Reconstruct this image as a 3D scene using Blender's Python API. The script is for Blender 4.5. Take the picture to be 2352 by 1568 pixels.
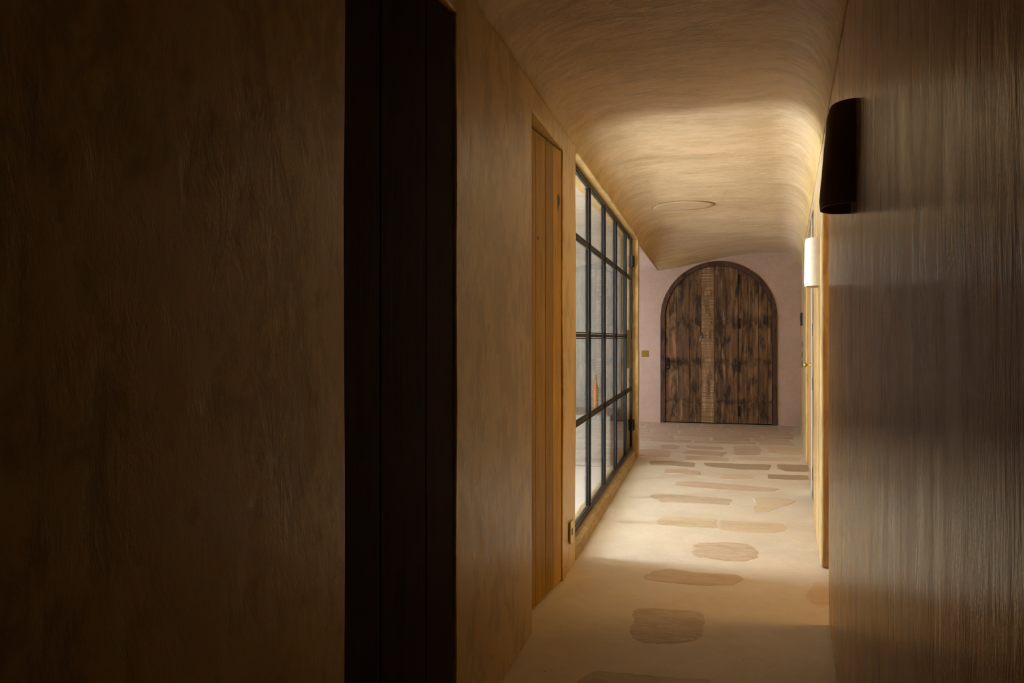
import bpy, bmesh, math, random
from mathutils import Vector, Matrix, noise
random.seed(7)
for o in list(bpy.data.objects): bpy.data.objects.remove(o, do_unlink=True)
SC = bpy.context.scene
COL = SC.collection
H = 1.25                      # eye height; the plan below is measured in eye heights
FPX = 1750.0; CX = 1176.0; HY = 777.0
YAW = math.atan(452/1750.0)

# ------------------------------------------------------------------ camera
cd = bpy.data.cameras.new('camera'); cam = bpy.data.objects.new('camera', cd); COL.objects.link(cam)
cam.location = (0, 0, H); cam.rotation_euler = (math.pi/2, 0, YAW)
cd.sensor_width = 36; cd.lens = 36*FPX/2352; cd.shift_y = -7/2352; cd.clip_start = 0.02
SC.camera = cam
# ------------------------------------------------------------------ world, sun, daylight
w = bpy.data.worlds.new('sky'); SC.world = w; w.use_nodes = True
wn = w.node_tree.nodes['Background']; wn.inputs[0].default_value = (.55, .70, 1, 1); wn.inputs[1].default_value = 0.6
SC.view_settings.view_transform = 'Standard'; SC.view_settings.look = 'None'
SC.view_settings.exposure = 0.0; SC.view_settings.gamma = 1; SC.view_settings.use_curve_mapping = False

def light(name, kind, loc, rot, energy, color, size=None):
    l = bpy.data.lights.new(name, kind); o = bpy.data.objects.new(name, l); COL.objects.link(o)
    o.location = loc; o.rotation_euler = rot; l.energy = energy; l.color = color
    if kind == 'AREA': l.shape = 'RECTANGLE'; l.size, l.size_y = size
    return o
def aim(d): return Vector(d).to_track_quat('-Z', 'Y').to_euler()
SUN = light('sun', 'SUN', (-8, 4, 8), aim((1, 0.02, -0.95)), 165, (.97, .98, 1)); SUN.data.angle = math.radians(1.5)
light('courtyard_daylight', 'AREA', (-2.98*H, 3.74*H, .98*H), aim((1, 0.0, -.05)), 400, (.84, .92, 1), (.62*H, 1.8*H))
light('foyer_daylight', 'AREA', (-2.25*H, 8.0*H, .75*H), aim((1, .1, 0)), 62, (.74, .84, 1), (1.7*H, 1.3*H))
light('side_room_lamp', 'AREA', (1.15*H, 3.0*H, 1.72*H), aim((-.35, .0, -1)), 14.5, (1, .56, .18), (.3*H, .3*H))

cy = SC.cycles
cy.max_bounces = 14; cy.diffuse_bounces = 6; cy.glossy_bounces = 5; cy.transparent_max_bounces = 24
cy.transmission_bounces = 6; cy.sample_clamp_indirect = 6; cy.use_denoising = True
cy.caustics_reflective = False; cy.caustics_refractive = False; cy.blur_glossy = 0.5

# ------------------------------------------------------------------ node helpers
def new_mat(name):
    m = bpy.data.materials.new(name); m.use_nodes = True
    nt = m.node_tree; b = nt.nodes['Principled BSDF']; return m, nt, b
def N(nt, t, **k):
    n = nt.nodes.new(t)
    for a, v in k.items():
        if a in n.inputs: n.inputs[a].default_value = v
        else: setattr(n, a, v)
    return n
def coords(nt, scale, rand=False):
    tc = N(nt, 'ShaderNodeTexCoord'); mp = N(nt, 'ShaderNodeMapping'); mp.inputs['Scale'].default_value = scale
    src = tc.outputs['Object']
    if rand:
        oi = N(nt, 'ShaderNodeObjectInfo'); mu = N(nt, 'ShaderNodeMath', operation='MULTIPLY'); mu.inputs[1].default_value = 37.0
        nt.links.new(oi.outputs['Random'], mu.inputs[0])
        ad = N(nt, 'ShaderNodeVectorMath', operation='ADD'); nt.links.new(src, ad.inputs[0]); nt.links.new(mu.outputs[0], ad.inputs[1]); src = ad.outputs[0]
    nt.links.new(src, mp.inputs['Vector']); return mp.outputs['Vector']
def nz(nt, vec, scale, detail=5, rough=.6, dist=0):
    n = N(nt, 'ShaderNodeTexNoise'); n.inputs['Scale'].default_value = scale; n.inputs['Detail'].default_value = detail
    n.inputs['Roughness'].default_value = rough; n.inputs['Distortion'].default_value = dist
    nt.links.new(vec, n.inputs['Vector']); return n.outputs['Fac']
def ramp(nt, fac, stops):
    r = N(nt, 'ShaderNodeValToRGB'); e = r.color_ramp.elements
    while len(e) < len(stops): e.new(.5)
    for i, (p, c) in enumerate(stops):
        e[i].position = p; e[i].color = (*c, 1) if len(c) == 3 else c
    nt.links.new(fac, r.inputs[0]); return r.outputs[0]
def mix(nt, a, b, fac, mode='MIX'):
    m = N(nt, 'ShaderNodeMix', data_type='RGBA', blend_type=mode)
    for s, v in ((m.inputs[0], fac), (m.inputs[6], a), (m.inputs[7], b)):
        if hasattr(v, 'links'): nt.links.new(v, s)
        else: s.default_value = v if isinstance(v, float) else (*v, 1)
    return m.outputs[2]
def math_(nt, op, a, b=None):
    m = N(nt, 'ShaderNodeMath', operation=op)
    for i, v in enumerate((a, b)):
        if v is None: continue
        if hasattr(v, 'links'): nt.links.new(v, m.inputs[i])
        else: m.inputs[i].default_value = v
    return m.outputs[0]
def bump(nt, b, h, strength, dist=.01):
    n = N(nt, 'ShaderNodeBump'); n.inputs['Strength'].default_value = strength; n.inputs['Distance'].default_value = dist
    nt.links.new(h, n.inputs['Height']); nt.links.new(n.outputs[0], b.inputs['Normal'])

def plaster(name, c1, c2, rough=(.34, .55), stretch=(1, 1, 1), spec=.5, bstr=.5, sc=1.0, tint=None, con=0.0, speck=False, blend=None):
    m, nt, b = new_mat(name)
    v = coords(nt, stretch); v2 = coords(nt, (1, 1, 1))
    big = nz(nt, v, 2.2*sc, 6, .62, .6); fine = nz(nt, v, 9*sc, 7, .70, .45); cloud = nz(nt, v2, 1.3, 3, .5)
    f = math_(nt, 'ADD', math_(nt, 'MULTIPLY', big, .5), math_(nt, 'MULTIPLY', fine, .5))
    col = ramp(nt, f, [(.40+con, c2), (.57-con, c1)])
    col = mix(nt, col, tuple(x*y for x, y in zip(c1, (1.05, 1.0, .92))), math_(nt, 'MULTIPLY', cloud, .35))
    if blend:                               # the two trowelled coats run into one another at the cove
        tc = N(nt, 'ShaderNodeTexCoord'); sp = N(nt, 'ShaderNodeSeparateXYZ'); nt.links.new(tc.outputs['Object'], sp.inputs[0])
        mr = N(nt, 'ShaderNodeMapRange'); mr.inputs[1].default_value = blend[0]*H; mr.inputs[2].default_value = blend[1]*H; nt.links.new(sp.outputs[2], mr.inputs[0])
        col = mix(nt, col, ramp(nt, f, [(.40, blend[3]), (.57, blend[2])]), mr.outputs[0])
    if speck:
        sv = N(nt, 'ShaderNodeTexVoronoi'); sv.inputs['Scale'].default_value = 22; nt.links.new(v2, sv.inputs['Vector'])
        rnd = N(nt, 'ShaderNodeSeparateColor'); nt.links.new(sv.outputs['Color'], rnd.inputs[0])
        sm = math_(nt, 'MULTIPLY', math_(nt, 'LESS_THAN', sv.outputs['Distance'], .075), math_(nt, 'GREATER_THAN', rnd.outputs[0], .86))
        col = mix(nt, col, (.12, .08, .05), math_(nt, 'MULTIPLY', sm, .8))
    if tint: b.inputs['Specular Tint'].default_value = (*tint, 1)
    nt.links.new(col, b.inputs['Base Color'])
    rr = N(nt, 'ShaderNodeMapRange'); rr.inputs[1].default_value = .3; rr.inputs[2].default_value = .7
    rr.inputs[3].default_value = rough[0]; rr.inputs[4].default_value = rough[1]
    nt.links.new(fine, rr.inputs[0]); nt.links.new(rr.outputs[0], b.inputs['Roughness'])
    b.inputs['Specular IOR Level'].default_value = spec
    grain = nz(nt, v2, 160, 3, .6)
    hgt = math_(nt, 'ADD', math_(nt, 'ADD', fine, math_(nt, 'MULTIPLY', big, 1.5)), math_(nt, 'MULTIPLY', grain, .05))
    bump(nt, b, hgt, bstr, .012)
    return m
M = {}
M['wall'] = plaster('trowelled_plaster', (.60, .425, .185), (.40, .262, .088), rough=(.30, .46), stretch=(.8, .8, .4), bstr=.22, sc=2.1, con=.05)
M['white_plaster'] = plaster('lime_washed_plaster', (.78, .75, .69), (.70, .66, .59), rough=(.5, .7), bstr=.15)
M['grey'] = plaster('grey_beige_plaster', (.33, .31, .27), (.26, .24, .21), rough=(.5, .7), bstr=.15)
M['limestone'] = plaster('pale_limestone', (.76, .75, .73), (.70, .68, .65), rough=(.5, .7), bstr=.1)
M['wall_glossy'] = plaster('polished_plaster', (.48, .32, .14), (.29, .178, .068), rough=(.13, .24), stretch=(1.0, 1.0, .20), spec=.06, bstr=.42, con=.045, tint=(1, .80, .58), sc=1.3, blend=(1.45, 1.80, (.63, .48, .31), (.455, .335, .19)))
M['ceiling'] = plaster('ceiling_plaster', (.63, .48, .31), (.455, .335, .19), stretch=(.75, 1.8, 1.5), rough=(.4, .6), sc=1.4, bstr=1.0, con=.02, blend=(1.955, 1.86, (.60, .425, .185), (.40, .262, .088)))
M['pink'] = plaster('pink_plaster', (.62, .465, .375), (.54, .395, .31), rough=(.45, .6), bstr=.4, sc=1.6)
M['floor'] = plaster('screed_floor', (.64, .565, .46), (.56, .485, .375), rough=(.45, .65), bstr=.25, sc=1.6, speck=True)
M['disc'] = plaster('panel_plaster', (.56, .43, .28), (.45, .335, .21), stretch=(.45, 1.9, 1.5), rough=(.4, .6), sc=1.3)
M['curb'] = plaster('rough_stone', (.44, .31, .16), (.27, .17, .075), rough=(.6, .85), bstr=1.0, sc=3)
def simple(name, c, rough=.5, metal=0.0, bs=0.0, bscale=60):
    m, nt, b = new_mat(name); b.inputs['Metallic'].default_value = metal
    v = coords(nt, (1, 1, 1)); f = nz(nt, v, bscale, 4)
    col = mix(nt, tuple(x*.85 for x in c), tuple(min(1, x*1.12) for x in c), f); nt.links.new(col, b.inputs['Base Color'])
    b.inputs['Roughness'].default_value = rough
    if bs: bump(nt, b, f, bs, .003)
    return m
M['steel'] = simple('black_steel', (.010, .010, .011), .42, .0)
M['steel'].node_tree.nodes['Principled BSDF'].inputs['Specular IOR Level'].default_value = .25
M['iron'] = simple('black_iron', (.012, .010, .009), .5, .3)
M['brass'] = simple('aged_brass', (.55, .36, .07), .38, .9)
M['olive'] = simple('olive_bronze', (.20, .17, .08), .5, .3)
M['chrome'] = simple('bright_keys', (.85, .82, .78), .25, 1)
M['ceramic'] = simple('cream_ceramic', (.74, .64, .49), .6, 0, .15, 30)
M['umber'] = simple('shade_umber', (.19, .115, .055), .75, 0, .2, 30)  # the near sconce's backlit shade is put into this colour
M['orange_wood'] = simple('orange_wood', (.42, .17, .03), .5, 0, .1, 20)
M['dark'] = simple('dark_gap', (.01, .008, .006), .9)
M['cream'] = simple('cream_strip', (.80, .72, .58), .5, 0, .1, 20)
M['bluegrey'] = simple('dark_switch', (.05, .045, .05), .4)
def wood(name, c1, c2, c3, rough=.55, sc=1.0, knots=(), bands=(), ripple=0.0, stain=None, bs=.4):
    m, nt, b = new_mat(name)
    v = coords(nt, (14*sc, 14*sc, .9*sc), True); vb = coords(nt, (1, 1, 1), True)
    g = nz(nt, v, 1.6, 8, .7, 1.6); g2 = nz(nt, coords(nt, (40, 40, 1.2), True), 2.0, 4, .6)
    f = math_(nt, 'ADD', math_(nt, 'MULTIPLY', g, .7), math_(nt, 'MULTIPLY', g2, .3))
    col = ramp(nt, f, [(.34, c3), (.48, c2), (.64, c1)])
    oi = N(nt, 'ShaderNodeObjectInfo')
    tone = math_(nt, 'ADD', math_(nt, 'MULTIPLY', oi.outputs['Random'], .62), .68)
    cc = N(nt, 'ShaderNodeCombineColor')
    for i in range(3): nt.links.new(tone, cc.inputs[i])
    col = mix(nt, col, cc.outputs[0], 1.0, 'MULTIPLY')
    hgt = f
    if stain is not None:
        big = nz(nt, coords(nt, (7, 7, 2.2), True), 1.5, 4, .6, .5)
        mask = ramp(nt, big, [(.50, (0, 0, 0)), (.62, (.8, .8, .8))])
        col = mix(nt, col, stain, mask)
        pale = nz(nt, coords(nt, (9, 9, 1.3), True), 1.9, 3, .5, .3)
        col = mix(nt, col, tuple(x*1.5 for x in c1), ramp(nt, pale, [(.55, (0, 0, 0)), (.72, (.6, .6, .6))]))
    tc = N(nt, 'ShaderNodeTexCoord'); sp = N(nt, 'ShaderNodeSeparateXYZ'); nt.links.new(tc.outputs['Object'], sp.inputs[0])
    for zc, hw in bands:                    # old dirt marks across the boards where battens once lay
        wob = math_(nt, 'MULTIPLY', math_(nt, 'SUBTRACT', nz(nt, coords(nt, (9, 9, 5), True), 1.6, 5, .7), .5), hw*4.5)
        d = math_(nt, 'ABSOLUTE', math_(nt, 'SUBTRACT', math_(nt, 'ADD', sp.outputs[2], wob), zc))
        mr = N(nt, 'ShaderNodeMapRange'); mr.inputs[1].default_value = hw; mr.inputs[2].default_value = hw*.2; mr.inputs[3].default_value = 0; mr.inputs[4].default_value = .6
        nt.links.new(d, mr.inputs[0])
        gate = ramp(nt, nz(nt, coords(nt, (9, 9, 5), True), 1.6, 4), [(.44, (0, 0, 0)), (.52, (1, 1, 1))])
        col = mix(nt, col, tuple(x*.5 for x in stain), math_(nt, 'MULTIPLY', mr.outputs[0], gate))
    for (ky, kz, ry, rz) in knots:
        dy = math_(nt, 'DIVIDE', math_(nt, 'SUBTRACT', sp.outputs[1], ky), ry); dz = math_(nt, 'DIVIDE', math_(nt, 'SUBTRACT', sp.outputs[2], kz), rz)
        d = math_(nt, 'ADD', math_(nt, 'MULTIPLY', dy, dy), math_(nt, 'MULTIPLY', dz, dz))
        col = mix(nt, col, (.012, .006, .003), math_(nt, 'LESS_THAN', d, 1.0))
    if ripple:
        wv = nz(nt, coords(nt, (.8, .8, 55), True), 1.0, 2, .5)
        rp = ramp(nt, wv, [(.42, (0, 0, 0)), (.56, (1, 1, 1))])
        col = mix(nt, tuple(x*.55 for x in c2), col, rp); hgt = math_(nt, 'ADD', f, math_(nt, 'MULTIPLY', rp, 1.2))
    nt.links.new(col, b.inputs['Base Color']); b.inputs['Roughness'].default_value = rough; b.inputs['Specular IOR Level'].default_value = .18
    bump(nt, b, hgt, bs, .004)
    return m
M['honey'] = wood('honey_pine', (.47, .275, .022), (.36, .195, .013), (.20, .095, .006),
                  knots=((-.045*H, 1.561*H, .020, .030), (-.052*H, 1.545*H, .010, .045), (-.31*H, 1.374*H, .011, .009)))
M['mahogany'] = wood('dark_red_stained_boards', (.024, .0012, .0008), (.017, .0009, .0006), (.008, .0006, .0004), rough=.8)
OB = [(1.19*H, .10*H), (.74*H, .06*H), (.27*H, .045*H)]
M['oldwood'] = wood('reclaimed_boards', (.34, .198, .098), (.205, .115, .056), (.085, .048, .026), rough=.75, bands=OB, stain=(.030, .024, .020), bs=.8)
M['ripple'] = wood('saw_marked_board', (.62, .41, .22), (.50, .32, .16), (.34, .205, .10), rough=.75, ripple=1, bs=1, stain=(.12, .06, .03))
M['archframe'] = wood('dark_frame_wood', (.12, .065, .042), (.085, .045, .03), (.045, .026, .02), rough=.7, stain=(.03, .026, .026))
M['oak'] = wood('brown_oak', (.42, .25, .11), (.32, .18, .07), (.2, .1, .04))

m, nt, b = new_mat('window_glass')
nt.nodes.remove(b)
tr = N(nt, 'ShaderNodeBsdfTransparent'); tr.inputs[0].default_value = (.95, .97, .97, 1)
gl = N(nt, 'ShaderNodeBsdfGlossy'); gl.inputs['Roughness'].default_value = 0.012
lw = N(nt, 'ShaderNodeLayerWeight'); lw.inputs['Blend'].default_value = .5
p5 = math_(nt, 'ADD', math_(nt, 'MULTIPLY', math_(nt, 'POWER', lw.outputs['Facing'], 5.0), .95), .03)
mx = N(nt, 'ShaderNodeMixShader'); nt.links.new(p5, mx.inputs[0]); nt.links.new(tr.outputs[0], mx.inputs[1]); nt.links.new(gl.outputs[0], mx.inputs[2])
nt.links.new(mx.outputs[0], nt.nodes['Material Output'].inputs[0]); M['glass'] = m

def stone_mat(name, c1, c2, streak=.5):
    m, nt, b = new_mat(name)
    v = coords(nt, (2.2, 9, 2), True); f = nz(nt, v, 2.0, 8, .68, 1.2); g = nz(nt, coords(nt, (1, 1, 1), True), 60, 4, .6)
    col = ramp(nt, f, [(.36, c2), (.58, c1)])
    col = mix(nt, col, tuple(min(1, x*1.6) for x in c1), ramp(nt, nz(nt, coords(nt, (6, 22, 2), True), 2.4, 5, .7, 1), [(.56, (0, 0, 0)), (.66, (streak,)*3)]))
    nt.links.new(col, b.inputs['Base Color']); b.inputs['Roughness'].default_value = .55
    bump(nt, b, math_(nt, 'ADD', f, math_(nt, 'MULTIPLY', g, .3)), .6, .006); return m
STONES = {'grey': stone_mat('grey_brown_stone', (.52, .41, .29), (.40, .30, .20)), 'tan': stone_mat('tan_stone', (.60, .475, .32), (.52, .40, .26), .3),
          'dark': stone_mat('dark_stone', (.38, .285, .18), (.31, .225, .14), .15), 'pink': stone_mat('pinkish_stone', (.54, .41, .29), (.45, .33, .23), .35)}

# ------------------------------------------------------------------ object helpers
def tag(o, label=None, cat=None, group=None, kind=None):
    if label: o['label'] = label
    if cat: o['category'] = cat
    if group: o['group'] = group
    if kind: o['kind'] = kind
    return o
def link(name, bm, mat, parent=None, smooth=False, bevel=0, seg=2, angle=40):
    me = bpy.data.meshes.new(name); bmesh.ops.recalc_face_normals(bm, faces=bm.faces[:]); bm.to_mesh(me); bm.free()
    me.materials.append(mat)
    for p in me.polygons: p.use_smooth = smooth or bevel > 0
    o = bpy.data.objects.new(name, me); COL.objects.link(o)
    if parent: o.parent = parent
    if bevel:
        md = o.modifiers.new('bevel', 'BEVEL'); md.width = bevel; md.segments = seg; md.limit_method = 'ANGLE'; md.angle_limit = math.radians(angle); md.harden_normals = True
    return o
def empty(name, loc=(0, 0, 0), rz=0, **k):
    o = bpy.data.objects.new(name, None); COL.objects.link(o); o.location = loc; o.rotation_euler = (0, 0, rz); o.empty_display_size = .1
    return tag(o, **k)
def add_box(bm, a, c):
    v = [bm.verts.new((x, y, z)) for z in (a[2], c[2]) for y in (a[1], c[1]) for x in (a[0], c[0])]
    for f in ((0, 2, 3, 1), (4, 5, 7, 6), (0, 1, 5, 4), (2, 6, 7, 3), (0, 4, 6, 2), (1, 3, 7, 5)): bm.faces.new([v[i] for i in f])
def box(name, a, c, mat, parent=None, bevel=.002, seg=2):
    bm = bmesh.new(); add_box(bm, [min(p, q) for p, q in zip(a, c)], [max(p, q) for p, q in zip(a, c)]); return link(name, bm, mat, parent, bevel=bevel, seg=seg)
def add_tube(bm, pts, r, n=10):
    rings = []
    for i, p in enumerate(pts):
        p = Vector(p); a = Vector(pts[max(i-1, 0)]); b_ = Vector(pts[min(i+1, len(pts)-1)]); d = (b_-a).normalized()
        u = d.orthogonal().normalized(); v = d.cross(u); rr = r[i] if isinstance(r, (list, tuple)) else r
        rings.append([bm.verts.new(p+(u*math.cos(t)+v*math.sin(t))*rr) for t in [2*math.pi*k/n for k in range(n)]])
    for i in range(len(rings)-1):
        for k in range(n): bm.faces.new((rings[i][k], rings[i][(k+1) % n], rings[i+1][(k+1) % n], rings[i+1][k]))
    bm.faces.new(rings[0]); bm.faces.new(rings[-1][::-1])

WALLX = -.581
def rx(Y): return .134+.095*Y                         # plan line of the right wall
def wob(p, a, f=1.1): return a*noise.noise(Vector(p)*f)

def wall_panel(name, p0, d, back, s0, s1, ztop, openings, thick, mat, cell=.14, amp=.006, bevel=.012, seg=3, smooth_seed=0, parent=None, label=None, cat='wall'):
    """a plastered wall with real openings and reveals; p0 + d*s along, z up, thick along back (all in eye heights)"""
    S = {s0, s1}; Z = {0.0, ztop}
    for a, b_, c, e in openings: S |= {a, b_}; Z |= {c, e}
    def fill(vals):
        vals = sorted(vals); out = []
        for a, b_ in zip(vals, vals[1:]):
            n = max(1, int(round((b_-a)/cell))); out += [a+(b_-a)*i/n for i in range(n)]
        return out+[vals[-1]]
    S = fill(S); Z = fill(Z)
    inside = lambda s, z: any(a < s < b_ and c < z < e for a, b_, c, e in openings)
    bm = bmesh.new(); p0 = Vector(p0); d = Vector(d).normalized(); back = Vector(back).normalized(); vf = {}; vb = {}
    for i, s in enumerate(S):
        for j, z in enumerate(Z):
            q = Vector((s+smooth_seed, z*1.3, 3.1*smooth_seed)); wv = (noise.noise(q*1.6)*.7+noise.noise(q*4.2)*.3)*amp*min(1, max(0, (ztop-.03-z)/.2))
            dz = noise.noise(q*3+Vector((9, 2, 1)))*.004 if 0 < j < len(Z)-1 else 0
            base = p0+d*s+Vector((0, 0, z+dz))
            vf[i, j] = bm.verts.new((base+back*wv)*H); vb[i, j] = bm.verts.new((base+back*thick)*H)
    solid = {(i, j) for i in range(len(S)-1) for j in range(len(Z)-1) if not inside((S[i]+S[i+1])/2, (Z[j]+Z[j+1])/2)}
    for i, j in solid:
        bm.faces.new((vf[i, j], vf[i+1, j], vf[i+1, j+1], vf[i, j+1])); bm.faces.new((vb[i, j], vb[i, j+1], vb[i+1, j+1], vb[i+1, j]))
        for (di, dj, e1, e2) in ((-1, 0, (i, j), (i, j+1)), (1, 0, (i+1, j), (i+1, j+1)), (0, -1, (i, j), (i+1, j)), (0, 1, (i, j+1), (i+1, j+1))):
            if (i+di, j+dj) not in solid: bm.faces.new((vf[e1], vf[e2], vb[e2], vb[e1]))
    bmesh.ops.delete(bm, geom=[v for v in bm.verts if not v.link_faces], context='VERTS')
    o = link(name, bm, mat, parent, bevel=bevel, seg=seg, angle=50); o.location = (0, 0, 0)
    return tag(o, label, cat, kind='structure')

# ------------------------------------------------------------------ floor
def ray(px, py):
    u = (px-CX)/FPX; v = (py-HY)/FPX
    return Vector((-math.sin(YAW)+u*math.cos(YAW), math.cos(YAW)+u*math.sin(YAW), -v))
def floor_pt(px, py):
    r = ray(px, py); t = H/-r.z; return Vector((r.x*t, r.y*t, 0))
fl = box('floor', (-3.6*H, -1.7*H, -.15), (2.4*H, 9.6*H, 0), M['floor'], bevel=0)
tag(fl, 'pale beige screed floor with flagstones set flush along the corridor', 'floor', kind='structure')
tag(box('floor_side_room', (-3.0*H, 3.14*H, 0), (-.72*H, 6.5*H, .012), M['limestone'], bevel=0), 'pale limestone floor of the room behind the glass', 'floor', kind='structure')
def stone(outline, kind, proud=.003):
    """outline of points on the floor, rounded and slightly ragged"""
    bm = bmesh.new(); pts = []; n = len(outline)
    for i in range(n):
        a, b_ = outline[i], outline[(i+1) % n]
        L = (b_-a).length; k = max(2, int(L/.025))
        for j in range(k): pts.append(a.lerp(b_, j/k))
    for _ in range(1): pts = [(pts[i-1]+pts[i]*2+pts[(i+1) % len(pts)])/4 for i in range(len(pts))]
    pts = [p+Vector((noise.noise(p*8)*.024+noise.noise(p*31)*.012, noise.noise(p*8+Vector((5, 5, 5)))*.020+noise.noise(p*33+Vector((1, 7, 3)))*.010, 0)) for p in pts]
    c = sum(pts, Vector())/len(pts)
    inner = [c+(p-c)*(1-.012/max(.04, (p-c).length)) for p in pts]
    vb = [bm.verts.new((p.x-c.x, p.y-c.y, -.03)) for p in pts]; vt = [bm.verts.new((p.x-c.x, p.y-c.y, .0006)) for p in pts]
    vi = [bm.verts.new((p.x-c.x, p.y-c.y, proud)) for p in inner]
    m_ = len(pts)
    for i in range(m_):
        j = (i+1) % m_; bm.faces.new((vb[i], vb[j], vt[j], vt[i])); bm.faces.new((vt[i], vt[j], vi[j], vi[i]))
    bm.faces.new(vi)
    o = link('flagstone', bm, STONES[kind], fl); o.location = c; return o
PX = [ # outline in view of the floor, colour
 ([(1594,1250),(1604,1246),(1680,1245),(1722,1250),(1742,1268),(1738,1280),(1715,1290),(1650,1285),(1590,1277),(1586,1268)], 'grey'),
 ([(1518,1188),(1560,1186),(1648,1192),(1645,1200),(1650,1213),(1600,1211),(1514,1205),(1510,1196)], 'tan'),
 ([(1652,1195),(1720,1198),(1796,1202),(1808,1212),(1802,1220),(1780,1225),(1700,1222),(1654,1218)], 'tan'),
 ([(1502,1132),(1540,1134),(1604,1140),(1682,1146),(1676,1160),(1600,1156),(1518,1153),(1508,1146),(1494,1141)], 'grey'),
 ([(1734,1141),(1780,1141),(1832,1150),(1790,1165),(1760,1176),(1730,1176),(1727,1165),(1740,1160),(1731,1150)], 'tan'),
 ([(1550,1106),(1600,1105),(1700,1113),(1792,1122),(1778,1129),(1660,1125),(1580,1118),(1547,1114)], 'pink'),
 ([(1652,1090),(1700,1087),(1735,1090),(1728,1100),(1680,1101),(1650,1098)], 'tan'),
 ([(1762,1089),(1800,1090),(1857,1092),(1858,1102),(1800,1101),(1764,1099)], 'dark'),
 ([(1496,1058),(1540,1058),(1597,1063),(1594,1073),(1540,1069),(1492,1067)], 'dark'),
 ([(1617,1062),(1660,1063),(1770,1067),(1768,1079),(1700,1078),(1622,1071)], 'dark'),
 ([(1785,1066),(1856,1067),(1857,1084),(1800,1082),(1787,1076)], 'dark'),
 ([(1524,1077),(1570,1076),(1612,1083),(1610,1092),(1560,1088),(1526,1086)], 'pink'),
 ([(1690,1048),(1740,1048),(1840,1052),(1836,1060),(1760,1059),(1694,1057)], 'tan'),
 ([(1572,1047),(1620,1047),(1676,1052),(1674,1060),(1620,1058),(1574,1056)], 'pink'),
 ([(1578,1034),(1620,1035),(1668,1038),(1662,1048),(1620,1045),(1564,1041)], 'grey'),
 ([(1684,1024),(1716,1023),(1746,1025),(1746,1045),(1720,1046),(1686,1044)], 'grey'),
 ([(1470,1031),(1500,1031),(1540,1035),(1538,1049),(1500,1048),(1468,1046)], 'pink'),
 ([(1575,1023),(1620,1025),(1664,1027),(1660,1033),(1610,1032),(1578,1028)], 'grey'),
 ([(1516,1022),(1550,1021),(1560,1025),(1556,1031),(1520,1030)], 'pink'),
 ([(1760,1024),(1838,1028),(1842,1044),(1800,1044),(1764,1040)], 'tan'),
 ([(1496,1310),(1530,1306),(1580,1312),(1690,1318),(1706,1330),(1690,1345),(1620,1344),(1530,1338),(1486,1330)], 'pink'),
 ([(1460,1398),(1500,1395),(1600,1402),(1620,1410),(1618,1440),(1612,1466),(1560,1478),(1500,1478),(1462,1470),(1448,1440)], 'grey'),
 ([(1862,1340),(1930,1332),(1940,1390),(1880,1390),(1850,1372)], 'tan'),
 ([(1352,1540),(1450,1546),(1560,1556),(1640,1560),(1600,1590),(1420,1590),(1330,1575)], 'grey')]
for poly, kind in PX: stone([floor_pt(*p) for p in poly], kind, .002)
# the foyer end is fully laid with rows of long stones
random.seed(11); y = 7.52*H
while y < 9.1*H:
    dy = random.uniform(.15, .26)*H; x = random.uniform(-1.9, -1.7)*H
    while x < (rx(y/H)-.10)*H:
        dx = random.uniform(.28, .72)*H; x2 = min(x+dx, (rx(y/H)-.05)*H)
        if x2-x > .12*H:
            g = .022*H; j = lambda: random.uniform(-.012, .012)*H
            stone([Vector((x+j(), y+j(), 0)), Vector(((x+x2)/2, y+j()*.6, 0)), Vector((x2-g+j(), y+j(), 0)), Vector((x2-g+j(), min(9.2*H, y+dy-g+j()), 0)), Vector(((x+x2)/2, min(9.2*H, y+dy-g+j()), 0)), Vector((x+j(), min(9.2*H, y+dy-g+j()), 0))], random.choice(['pink', 'pink', 'grey', 'tan', 'pink']), .003)
        x = x2
    y += dy

# ------------------------------------------------------------------ walls
LD1 = (1.15, 1.72, 0, 1.775); LD2 = (2.52, 3.09, 0, 1.775); LW = (3.40, 6.52, 0, 1.847)
wall_panel('wall_left', (WALLX, 0, 0), (0, 1, 0), (-1, 0, 0), -1.6, 6.64, 1.875, [LD1, LD2, LW], .14, M['wall'], bevel=.007, label='long trowelled plaster wall on the left with two doors and the glazed screen')
RO = (2.856*1.0045, 3.545*1.0045, 0, 1.745); RD = (4.53*1.0045, 6.49*1.0045, 0, 1.79)
RD_dir = Vector((.095, 1, 0)).normalized(); RN = Vector((1, -.095, 0)).normalized()
wall_panel('wall_right', (.134, 0, 0), RD_dir, RN, -1.6, 9.40, 1.82, [RO, RD], .155, M['wall_glossy'], amp=.004, bevel=.016, smooth_seed=7, label='polished plaster wall on the right with an open doorway')
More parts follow.
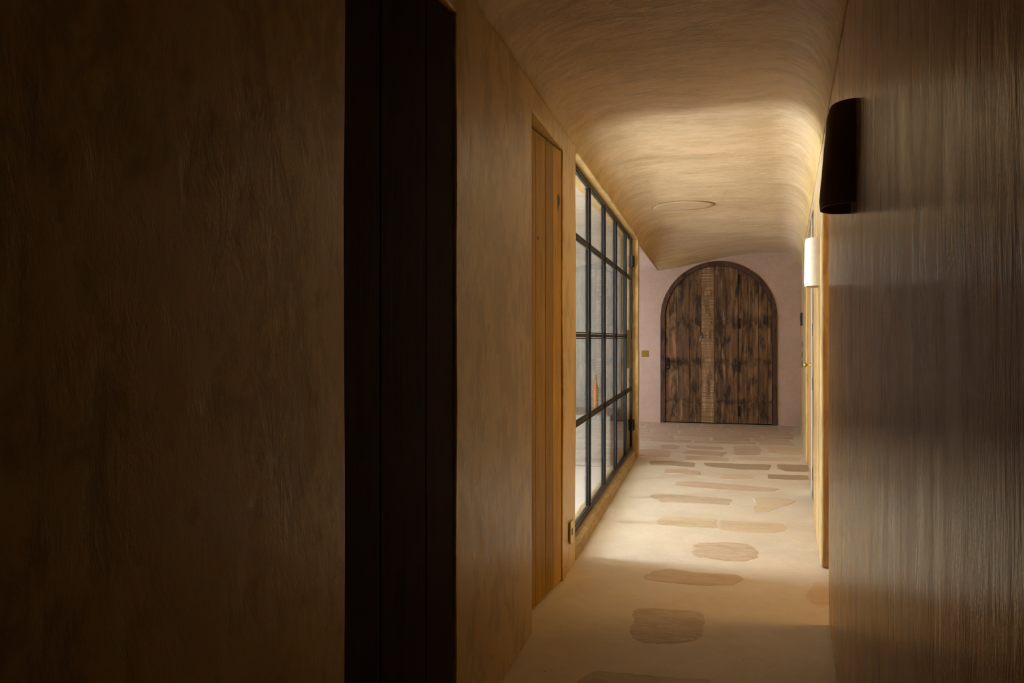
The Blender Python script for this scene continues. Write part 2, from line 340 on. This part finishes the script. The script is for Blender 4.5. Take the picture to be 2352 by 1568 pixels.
# back wall with arched opening
AC, AR, ASZ = .102, .658, 1.243
BY = 9.23
bm = bmesh.new()
xs = sorted({-2.4, AC-AR, AC+AR, 1.15} | {AC-AR*math.cos(math.pi*i/28) for i in range(29)} | {-2.4+i*.2 for i in range(9)})
def arch(x, r=AR): return ASZ+math.sqrt(max(0, r*r-(x-AC)**2))
cols = []
for x in xs:
    ina = AC-AR-1e-6 <= x <= AC+AR+1e-6; cols.append((x, arch(x) if ina else None))
TOP = 2.1
for (xa, aa), (xb, ab) in zip(cols, cols[1:]):
    mid = (xa+xb)/2; ina = AC-AR < mid < AC+AR
    za, zb = (aa, ab) if ina else (0, 0)
    q = [bm.verts.new((xx*H, BY*H, zz*H)) for xx, zz in ((xa, za), (xb, zb), (xb, TOP), (xa, TOP))]
    q2 = [bm.verts.new((xx*H, (BY+.12)*H, zz*H)) for xx, zz in ((xa, za), (xb, zb), (xb, TOP), (xa, TOP))]
    bm.faces.new(q); bm.faces.new(q2[::-1]); bm.faces.new((q[0], q[1], q2[1], q2[0])); bm.faces.new((q[3], q[2], q2[2], q2[3]))
    if abs(xa-(AC+AR)) < 1e-6 or abs(xa+2.4) < 1e-6:
        bm.faces.new((q[0], q[3], q2[3], q2[0]))
    if abs(xb-(AC-AR)) < 1e-6: bm.faces.new((q[1], q[2], q2[2], q2[1]))
bmesh.ops.remove_doubles(bm, verts=bm.verts[:], dist=1e-5)
tag(link('wall_back', bm, M['pink']), 'pinkish plaster end wall around the arched plank door', 'wall', kind='structure')
wall_panel('wall_front', (-.8, -1.6, 0), (1, 0, 0), (0, -1, 0), 0, 1.2, 2.1, [], .1, M['wall'], label='plaster wall behind the viewer', smooth_seed=3)
# unseen walls added behind the two plank doors to stop light leaking in
wall_panel('wall_block_back', (-1.7, -1.7, 0), (0, 1, 0), (-1, 0, 0), 0, 4.95, 2.1, [], .1, M['wall'], cell=.3, label='unseen back wall added to block light behind the plank doors', smooth_seed=15)
wall_panel('wall_block_end', (-1.8, -1.6, 0), (1, 0, 0), (0, -1, 0), 0, 1.0, 2.1, [], .1, M['wall'], cell=.3, label='unseen end wall added to block light behind the plank doors', smooth_seed=16)
# courtyard room behind the glazed screen
wall_panel('wall_partition', (-3.0, 6.50, 0), (1, 0, 0), (0, 1, 0), 0, 2.28, 2.05, [], .14, M['grey'], label='plaster partition at the far end of the room behind the glass', smooth_seed=5)
wall_panel('wall_near_partition', (-3.0, 3.14, 0), (1, 0, 0), (0, -1, 0), 0, 2.28, 2.05, [], .12, M['white_plaster'], label='plaster partition at the near end of the room behind the glass', smooth_seed=6)
wall_panel('wall_courtyard', (-3.0, 3.0, 0), (0, 1, 0), (-1, 0, 0), 0, 3.7, 2.05, [(.42, 1.06, 0.0, 1.85)], .14, M['wall'], label='outer plaster wall of the room behind the glass, open to daylight', smooth_seed=8)
tag(box('ceiling_side_room', (-3.15*H, 3.0*H, 2.0*H), (-.60*H, 6.64*H, 2.1*H), M['white_plaster'], bevel=0), 'plaster ceiling of the room behind the glass', 'ceiling', kind='structure')
# foyer to the left of the arched door
tag(box('ceiling_foyer', (-2.4*H, 6.6*H, 1.804*H), (WALLX*H, 9.3*H, 2.1*H), M['pink'], bevel=.01), 'low pinkish plaster ceiling left of the arched door', 'ceiling', kind='structure')
wall_panel('wall_foyer', (-2.3, 6.6, 0), (0, 1, 0), (-1, 0, 0), 0, 2.7, 1.85, [(.5, 2.3, .1, 1.5)], .12, M['pink'], label='plaster wall of the foyer with a window opening', smooth_seed=9)
wall_panel('wall_sun_block', (-4.2, 5.2, 0), (0, 1, 0), (-1, 0, 0), 0, 5.5, 4.2, [], .15, M['wall'], cell=.4, label='tall unseen wall added to keep the sun off the foyer window', smooth_seed=10)  # unseen wall, added only to block the sun from the foyer
# small room through the right doorway
wall_panel('wall_side_far', (.62, 3.545+.02, 0), (1, 0, 0), (0, 1, 0), 0, 1.4, 2.0, [], .1, M['wall'], label='far wall of the small room right of the corridor', smooth_seed=12)
wall_panel('wall_side_near', (.60, 2.3, 0), (1, 0, 0), (0, -1, 0), 0, 1.4, 2.0, [], .1, M['wall'], label='near wall of the small room right of the corridor', smooth_seed=13)
wall_panel('wall_side_end', (1.9, 2.2, 0), (0, 1, 0), (1, 0, 0), 0, 1.5, 2.0, [], .1, M['wall'], label='end wall of the small room right of the corridor', smooth_seed=14)
tag(box('ceiling_right_room', (.50*H, 2.2*H, 1.86*H), (2.0*H, 3.7*H, 1.95*H), M['wall'], bevel=0), 'ceiling of the small room right of the corridor', 'ceiling', kind='structure')

# vaulted ceiling
def sstep(a, b_, x): t = min(1, max(0, (x-a)/(b_-a))); return t*t*(3-2*t)
def vault(Y, s):
    """s in 0..1 from the left wall head to the right wall head; returns (X, z above floor)"""
    XL, XR = WALLX+.0012, rx(Y)-.0012; zc = 1.985
    zl = 1.86-.056*sstep(6.2, 6.9, Y); zr = 1.80
    aL = .34-.05*sstep(2.5, 5, Y); aR = .20
    bl = sstep(6.7, 9.0, Y)
    # distribute samples: 0..0.35 left cove, 0.35..0.65 flat, 0.65..1 right cove
    if s < .35:
        th = s/.35*math.pi/2; X = XL+aL*(1-math.cos(th)); z = zl+(zc-zl)*math.sin(th)
    elif s < .65: X = XL+aL+(XR-aR-XL-aL)*(s-.35)/.3; z = zc
    else:
        th = (1-s)/.35*math.pi/2; X = XR-aR*(1-math.cos(th)); z = zr+(zc-zr)*math.sin(th)
    if bl > 0 and X < XR-aR:                 # towards the foyer the left haunch flattens out
        q = (X-XL)/1.12; zz = 1.804+(zc-1.804)*sstep(-.12, 1.0, q)*1.0-.0*(q)
        z = z*(1-bl)+min(zz, zc)*bl
    z += .010*noise.noise(Vector((X*.5, Y*1.9, 2)))*min(1, s*6, (1-s)*6)+.004*noise.noise(Vector((X*1.5, Y*5, 7)))*min(1, s*6, (1-s)*6)
    return X, z
bm = bmesh.new(); NS, NY = 64, 170; Y0, Y1 = -1.62, 9.30; g = []
for j in range(NY+1):
    Y = Y0+(Y1-Y0)*j/NY; row = []
    for i in range(NS+1):
        X, z = vault(Y, i/NS); row.append(bm.verts.new((X*H, Y*H, z*H)))
    g.append(row)
for j in range(NY):
    for i in range(NS): bm.faces.new((g[j][i], g[j][i+1], g[j+1][i+1], g[j+1][i]))
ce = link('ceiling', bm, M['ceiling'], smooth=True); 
if ce.data.polygons[NS*20+NS//2].normal.z > 0: ce.data.flip_normals()
md = ce.modifiers.new('thick', 'SOLIDIFY'); md.thickness = .05; md.offset = -1; md.use_rim = False
tag(ce, 'trowelled plaster barrel ceiling with rounded coves over the corridor', 'ceiling', kind='structure')
tag(box('ceiling_roof_slab', (-3.3*H, -1.8*H, 2.12*H), (2.3*H, 9.6*H, 2.2*H), M['wall'], bevel=0), 'roof slab above the vaulted ceiling', 'ceiling', kind='structure')

# ------------------------------------------------------------------ plank doors on the left
def plank_door(name, hinge, length, edges, ztop, mat, label, ang):
    """local +x points out of the recess, -y along the leaf away from the hinge"""
    e = empty(name, (hinge[0]*H, hinge[1]*H, 0), ang, label=label, cat='door', kind='structure')
    th = .03
    for a, b_ in zip(edges, edges[1:]):
        box('plank', (-th, -b_*H+.0012, .012), (0, -a*H-.0012, ztop*H), mat, e, bevel=.0025, seg=1)
    for z in (.22, .9, 1.55):
        box('batten', (-th-.022, -length*H+.05, z*H-.05), (-th, -.05, z*H+.05), mat, e, bevel=.003)
    return e
ang = math.atan(.1)
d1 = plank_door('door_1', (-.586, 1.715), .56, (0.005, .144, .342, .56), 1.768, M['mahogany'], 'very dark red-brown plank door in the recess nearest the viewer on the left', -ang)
d2 = plank_door('door_2', (-.586, 3.085), .56, (0.005, .120, .216, .336, .45, .56), 1.768, M['honey'], 'honey-coloured vertical plank door with a dark knot, left of the glazed screen', -ang)

# ------------------------------------------------------------------ glazed steel screen
wx = -.650
FW = empty('window_1', (wx*H, 3.44*H, 0), label='black steel framed glazed screen of twenty panes with a hinged end on the left wall', cat='window', kind='structure')
ys = [3.48, 4.14, 4.76, 5.37, 6.02, 6.485]; zs = [.072, .580, 1.015, 1.500, 1.838]
fo = lambda y: (y-3.44)*H
bw = .0120; dp = .0145
bm = bmesh.new()
for (a, c) in (((0, fo(3.41), zs[0]*H-.018), (2*dp, fo(6.51), zs[0]*H+.018)), ((0, fo(3.41), zs[4]*H-.02), (2*dp, fo(6.51), zs[4]*H+.012))): add_box(bm, a, c)
add_box(bm, (0, fo(3.41), zs[0]*H+.018), (2*dp, fo(3.48), zs[4]*H-.02)); add_box(bm, (0, fo(6.47), zs[0]*H+.018), (2*dp, fo(6.51), zs[4]*H-.02))
link('frame', bm, M['steel'], FW, bevel=.003)
for i, y in enumerate(ys[1:5]):
    box('mullion', (-.004, fo(y)-bw*(1.5 if i == 3 else 1), zs[0]*H+.018), (2*dp+.004, fo(y)+bw*(1.5 if i == 3 else 1), zs[4]*H-.02), M['steel'], FW, bevel=.003)
for i, z in enumerate(zs[1:4]):
    box('glazing_bar', (.004, fo(3.48), z*H-bw), (2*dp-.004, fo(6.47), z*H+bw), M['steel'], FW, bevel=.003)
for i in range(5):
    for k in range(4):
        ya, yb = fo(ys[i])+(bw if i else 0), fo(ys[i+1])-(bw if i < 4 else .004); za, zb = zs[k]*H+.0135, zs[k+1]*H-.0135
        bm = bmesh.new(); add_box(bm, (dp-.003, ya, za), (dp+.003, yb, zb))
        pn = link('pane', bm, M['glass'], FW)
        pn.rotation_euler = (0, 0, 0)
        for e1, e2 in (((ya, za), (ya+.007, zb)), ((yb-.007, za), (yb, zb)), ((ya+.007, za), (yb-.007, za+.007)), ((ya+.007, zb-.007), (yb-.007, zb))):
            pass
        bm = bmesh.new()
        for a, c in (((dp+.004, ya, za), (dp+.011, ya+.009, zb)), ((dp+.004, yb-.009, za), (dp+.011, yb, zb)), ((dp+.004, ya+.009, za), (dp+.011, yb-.009, za+.009)), ((dp+.004, ya+.009, zb-.009), (dp+.011, yb-.009, zb))):
            add_box(bm, a, c)
        link('glazing_bead', bm, M['steel'], pn, bevel=.001, seg=1)
for z in (1.65, .27):
    bm = bmesh.new(); add_tube(bm, [(2*dp+.012, fo(6.50), (z-.045)*H), (2*dp+.012, fo(6.50), (z+.045)*H)], .011, 12); add_box(bm, (2*dp-.002, fo(6.43), (z-.045)*H), (2*dp+.010, fo(6.515), (z+.045)*H))
    link('hinge', bm, M['iron'], FW, bevel=.001)
box('lock_plate', (dp+.004, fo(6.02), .760*H), (2*dp-.002, fo(6.36), 1.085*H-.02), M['olive'], FW, bevel=.004)['label'] = 'olive-bronze rectangular plate low in the end leaf'
# rough stone kerb under the screen
bm = bmesh.new(); n = 70; sec = []
for i in range(n+1):
    y = 3.402+(6.515-3.402)*i/n; q = Vector((y*4, 0, 0)); r = []
    for (x, z) in ((-.70, 0), (-.70, .050), (-.64, .058), (-.606, .056), (-.590, .045), (-.583, .024), (-.580, 0)):
        j = noise.noise(Vector((y*7, x*30, z*30)))*.009+noise.noise(Vector((y*24, x*60, z*60)))*.006; r.append(bm.verts.new(((x+j*(z > 0))*H, y*H, (z+j*.5*(z > 0))*H)))
    sec.append(r)
for i in range(n):
    for k in range(6): bm.faces.new((sec[i][k], sec[i][k+1], sec[i+1][k+1], sec[i+1][k]))
bm.faces.new(sec[0]); bm.faces.new(sec[-1][::-1])
tag(link('trim_1', bm, M['curb'], smooth=False), 'low rough ochre stone kerb under the glazed screen', 'kerb', kind='structure')

# ------------------------------------------------------------------ arched plank door
D3 = empty('door_3', (AC*H, BY*H, 0), label='wide round-arched door of dark weathered planks at the end of the corridor', cat='door', kind='structure')
def archz(x, r): return (ASZ+math.sqrt(max(0, r*r-x*x)))*H
# frame: left post, right post, arch
fw = .052
bm = bmesh.new()
def arch_strip(bm, r0, r1, y0, y1, n=40):
    pr = [(-1, 0)]+[None]
    path = [(-r, 0.0) for r in (r0, r1)]
    ring = []
    pts = [('p', -1, 0)]+[('a', math.pi*(1-i/n)) for i in range(n+1)]+[('p', 1, 0)]
    for p in pts:
        if p[0] == 'p': a = (p[1]*r0, 0); b_ = (p[1]*r1, 0)
        else: a = (r0*math.cos(p[1]), ASZ+r0*math.sin(p[1])); b_ = (r1*math.cos(p[1]), ASZ+r1*math.sin(p[1]))
        jit = .003*noise.noise(Vector((a[0]*6, a[1]*6, 1)))
        b_ = (b_[0]*(1+jit), b_[1])
        ring.append([bm.verts.new((q[0]*H, yy, q[1]*H)) for q in (a, b_) for yy in (y0, y1)])
    for r, s in zip(ring, ring[1:]):
        for i, j in ((0, 1), (1, 3), (3, 2), (2, 0)): bm.faces.new((r[i], r[j], s[j], s[i]))
    for r in (ring[0], ring[-1]): bm.faces.new((r[0], r[1], r[3], r[2]))
arch_strip(bm, AR-fw, AR+.002, -.012, .10)
link('frame', bm, M['archframe'], D3, bevel=.004)
ri = AR-fw-.003
pe = [1527, 1554, 1583, 1611, 1640, 1668, 1695, 1719, 1742, 1764, 1783]
def bx_at(px):
    r = ray(px, HY); return r.x/r.y*BY-AC
ex = [bx_at(p) for p in pe]; ex[0] = -ri; ex[-1] = ri
for k, (a, b_) in enumerate(zip(ex, ex[1:])):
    bm = bmesh.new(); g = .0016/H + (.003 if k == 6 else 0)
    x0, x1 = a+g, b_-.0016/H; y0 = .012+random.uniform(-.003, .003); y1 = .06; top = [(x0+(x1-x0)*i/7) for i in range(8)]
    prof = [(x0, .012), (x1, .012)]+[(x, archz(x, ri)/H) for x in reversed(top)]
    f = [bm.verts.new((x*H, y0, z*H)) for x, z in prof]; bk = [bm.verts.new((x*H, y1, z*H)) for x, z in prof]
    bm.faces.new(f); bm.faces.new(bk[::-1])
    for i in range(len(f)): j = (i+1) % len(f); bm.faces.new((f[i], f[j], bk[j], bk[i]))
    link('plank', bm, M['ripple'] if k == 3 else M['oldwood'], D3, bevel=.002, seg=1)
xh = ex[6]
bm = bmesh.new(); prof = [(-ri-.02, .0), (ri+.02, .0)]+[((ri+.02)*math.cos(math.pi*i/24), ASZ+(ri+.02)*math.sin(math.pi*i/24)) for i in range(25)]
f = [bm.verts.new((x*H, .061, z*H)) for x, z in prof]; bk = [bm.verts.new((x*H, .09, z*H)) for x, z in prof]
bm.faces.new(f); bm.faces.new(bk[::-1])
for i in range(len(f)): j = (i+1) % len(f); bm.faces.new((f[i], f[j], bk[j], bk[i]))
link('backing', bm, M['dark'], D3)  # dark sheet added so no daylight shows between the planks
for zpx in (643, 743, 843, 943):
    z = 1+(HY-zpx)/1750*8.9
    box('hinge', ((xh-.004)*H, .002, (z-.06)*H), ((xh+.022)*H, .012, (z+.06)*H), M['iron'], D3)
lx = bx_at(1533.5); lz = 1-(835-777)/1750*9.0
lk = box('lock_plate', ((lx-.018)*H, -.004, (lz-.067)*H), ((lx+.018)*H, .012, (lz+.067)*H), M['iron'], D3)
bm = bmesh.new(); add_tube(bm, [(lx*H, .0, (lz+.03)*H), (lx*H, -.045, (lz+.03)*H), ((lx+.01)*H, -.05, (lz+.03)*H), ((lx+.085)*H, -.05, (lz+.029)*H)], .0075, 8); link('handle', bm, M['iron'], lk)
bm = bmesh.new(); add_tube(bm, [((lx+.0)*H, -.004, (lz-.04)*H), (lx*H, -.012, (lz-.04)*H)], .009, 10); link('keyhole', bm, M['chrome'], lk)['label'] = 'small bright lock cylinder'
kx = bx_at(1610); kz = 1+(777-772)/1750*8.95
bm = bmesh.new(); add_tube(bm, [((kx+.004)*H, .012, (kz+.035)*H), ((kx+.004)*H, -.02, (kz+.035)*H), ((kx+.016)*H, -.022, (kz+.03)*H), ((kx+.024)*H, -.022, (kz)*H), ((kx+.02)*H, -.022, (kz-.022)*H)], .0085, 8)
kn = link('ring_pull', bm, M['iron'], D3)
bm = bmesh.new(); add_tube(bm, [((kx-.004)*H, -.018, (kz-.0)*H), ((kx-.008)*H, -.020, (kz-.03)*H), ((kx-.009)*H, -.018, (kz-.055)*H)], [.003, .007, .005], 6); add_box(bm, ((kx-.012)*H, -.022, (kz-.062)*H), ((kx-.004)*H, -.017, (kz-.035)*H))
link('key', bm, M['chrome'], kn)['label'] = 'small bright key hanging from the pull'

# ------------------------------------------------------------------ cupboard doors in the right wall
D4 = empty('door_4', (.134*H, 0, 0), -math.atan(.095), label='tall brown wooden door with a brass knob flush in the right wall', cat='door', kind='structure')
q = lambda y: y*1.0045*H       # local y runs along the wall, local +x goes into it
rc = .022
box('backing', (.10, q(4.54), .0), (.12, q(6.48), 1.785*H), M['dark'], D4, bevel=0)
box('jamb', (.022, q(4.535), 0), (.098, q(4.96), 1.785*H), M['oak'], D4)
box('rebate', (.015, q(4.962), 0), (.098, q(5.165), 1.785*H), M['dark'], D4)['label'] = 'solid black strip for the shade in the hinge-side gap'  # solid strip coloured black to stand for the unlit gap
box('stile', (rc-.006, q(5.17), .010), (.07, q(5.36), 1.78*H), M['cream'], D4)['label'] = 'cream edge strip of the door'  # plain cream, paler than the planks beside it
for a, b_ in ((5.365, 5.62), (5.62, 5.87), (5.87, 6.12), (6.12, 6.47)):
    box('plank', (rc+.002, q(a)+.002, .010), (.06, q(b_)-.001, 1.78*H), M['oak'], D4)
for z in (1.055, .715, .15):
    box('hinge', (rc-.010, q(5.05), (z-.04)*H), (rc+.03, q(5.13), (z+.04)*H), M['dark'], D4)
bm = bmesh.new(); add_tube(bm, [(rc+.004, q(5.78), .812*H), (rc-.004, q(5.78), .812*H), (rc-.006, q(5.78), .812*H), (-.006, q(5.78), .812*H), (-.012, q(5.78), .812*H), (-.024, q(5.78), .812*H), (-.034, q(5.78), .812*H), (-.038, q(5.78), .812*H)], [.022, .022, .009, .008, .017, .024, .018, .006], 14)
link('knob', bm, M['brass'], D4, smooth=True)['label'] = 'round brass knob'

# ------------------------------------------------------------------ wall sconces
def sconce(Y, zc, label, mat, half=.083, pt=.053, pb=.072, hh=.109):
    e = empty('wall_sconce', (rx(Y)*H, Y*H, (1+zc-hh)*H), -math.atan(.095), label=label, cat='sconce', group='half-round ceramic wall sconces on the right wall')
    bm = bmesh.new(); n = 20; R = []; t = .011
    for k in range(13):
        f = k/12; z = 2*hh*H*f; p = (pb+(pt-pb)*f)*H; hf = half*H*(1.0-.06*f); edge = 0
        if k in (0, 12): edge = .004
        ro = []; ri_ = []
        for i in range(n+1):
            a = math.pi*i/n; c_, s_ = math.cos(a), math.sin(a)
            cc = math.copysign(abs(c_)**.85, c_); ss = s_**.80
            ro.append(bm.verts.new((-(p-edge)*ss+.002, (hf-edge)*cc, z))); ri_.append(bm.verts.new((-(p-t+edge*.5)*ss+.002, (hf-t+edge*.5)*cc, z)))
        R.append((ro, ri_))
    for (a, b_), (c, d_) in zip(R, R[1:]):
        for i in range(n):
            bm.faces.new((a[i], a[i+1], c[i+1], c[i])); bm.faces.new((b_[i], d_[i], d_[i+1], b_[i+1]))
        for i in (0, n): bm.faces.new((a[i], c[i], d_[i], b_[i]))
    for (a, b_) in (R[0], R[-1]):
        for i in range(n): bm.faces.new((a[i], a[i+1], b_[i+1], b_[i]))
    link('shade', bm, mat, e, smooth=True).modifiers.new('split', 'EDGE_SPLIT').split_angle = math.radians(50)
    box('wall_bracket', (-.012, -.03, hh*H-.04), (.004, .03, hh*H+.04), M['iron'], e)
    bm = bmesh.new(); add_tube(bm, [(-.012, 0, hh*H), (-.03, 0, hh*H)], .012, 10); link('bulb_holder', bm, M['iron'], e)
    return e
sconce(1.79, .392, 'half-round ceramic wall sconce nearest the viewer, top right, its backlit shade painted in', M['umber'])
sconce(3.735, .347, 'cream half-round ceramic wall sconce lit by daylight beyond the doorway', M['ceramic'], pt=.062, pb=.066)

# ------------------------------------------------------------------ small wall fittings
def plate(name, loc, rz, size, mat, label, cat, extra=None, group=None):
    e = empty(name, loc, rz, label=label, cat=cat, group=group); wd, ht, th = size
    box('plate', (-th, -wd/2, -ht/2), (0, wd/2, ht/2), mat, e, bevel=.0015)
    for (nm, y, z, r1, r2, mm) in (extra or ()):
        box(nm, (-th-(.001 if nm == 'socket_hole' else .004), y-r1, z-r2), (-th, y+r1, z+r2), mm, e, bevel=.002)
    return e
# brass switch left of the arched door (faces the viewer)
sx = (ray(1481.5, 812).x/ray(1481.5, 812).y)*BY; sz = 1-(812-777)/1750*9.1
plate('light_switch', (sx*H, BY*H, sz*H), math.pi/2, (.082*H, .075*H, .006), M['brass'], 'square brass light switch left of the arched door', 'light switch', [('toggle', 0, 0, .006, .012, M['brass'])])
plate('socket_plate', ((WALLX+.003)*H, 3.255*H, .165*H), math.pi, (.07*H, .092*H, .007), M['brass'], 'small brass socket plate low on the wall between plank door and glazed screen', 'socket', [('socket_hole', 0.0, 0, .012, .018, M['dark'])])
def rwall(Y, z): return (rx(Y)*H+.002, Y*H, z*H)
plate('wall_intercom', rwall(7.96, 1.187), -math.atan(.095), (.12*H, .127*H, .026), M['iron'], 'black wall panel above the switches right of the arched door', 'intercom', [('screen', 0, .02, .04, .04, M['bluegrey'])])
for z, nm in ((.942, 'topmost of three thin dark switches right of the arched door'), (.84, 'middle of three thin dark switches right of the arched door'), (.742, 'lowest of three thin dark switches right of the arched door')):
    plate('wall_switch', rwall(7.96, z), -math.atan(.095), (.10*H, .062*H, .008), M['bluegrey'], nm, 'light switch', [('rocker', 0, 0, .015, .02, M['bluegrey'])], group='thin dark switches beside the arched door')
# round flush panel in the ceiling
dx, dy = -.183, 5.78
def vz(X, Y):
    best = min((abs(vault(Y, i/400)[0]-X), vault(Y, i/400)[1]) for i in range(401)); return best[1]
e = empty('ceiling_panel', (dx*H, dy*H, vz(dx, dy)*H), label='large round flush plastered panel in the vaulted ceiling', cat='ceiling panel')
bm = bmesh.new(); rr = .223; ringn = 6; nn = 56; prev = None
for k in range(ringn+1):
    r = rr*k/ringn
    cur = [bm.verts.new((r*math.cos(2*math.pi*i/nn)*H, r*math.sin(2*math.pi*i/nn)*H, (vz(dx+r*math.cos(2*math.pi*i/nn), dy+r*math.sin(2*math.pi*i/nn))-vz(dx, dy))*H-.005)) for i in range(nn if k else 1)]
    if prev:
        for i in range(nn):
            j = (i+1) % nn
            if len(prev) == 1: bm.faces.new((prev[0], cur[i], cur[j]))
            else: bm.faces.new((prev[i], cur[i], cur[j], prev[j]))
    prev = cur
o = link('cover', bm, M['disc'], e, smooth=True); s = o.modifiers.new('t', 'SOLIDIFY'); s.thickness = .006; s.offset = 0
bm = bmesh.new(); r0, r1 = rr, rr+.006; A = []; B = []
for i in range(nn):
    a = 2*math.pi*i/nn; z = (vz(dx+r0*math.cos(a), dy+r0*math.sin(a))-vz(dx, dy))*H-.0035
    A.append(bm.verts.new((r0*math.cos(a)*H, r0*math.sin(a)*H, z))); B.append(bm.verts.new((r1*math.cos(a)*H, r1*math.sin(a)*H, z)))
for i in range(nn): j = (i+1) % nn; bm.faces.new((A[i], A[j], B[j], B[i]))
o = link('shadow_gap', bm, M['umber'], e); s = o.modifiers.new('t', 'SOLIDIFY'); s.thickness = .003
# turned wooden post in the room behind the glass
tag(box('trim_2', (-1.9*H, 5.85*H, .012), (-.725*H, 6.49*H, .41*H), M['grey'], bevel=.02, seg=3), 'low plaster ledge against the partition behind the glass', 'ledge', kind='structure')
e = empty('wooden_post', (-.88*H, 6.10*H, .41*H), label='slim turned orange wooden post standing on the ledge behind the second column of glass panes', cat='post')
bm = bmesh.new(); add_tube(bm, [(0, 0, z*H) for z in (0, .02, .03, .10, .19, .22, .26, .30)], [.04, .04, .026, .026, .032, .018, .014, .008], 14); link('shaft', bm, M['orange_wood'], e, smooth=True)
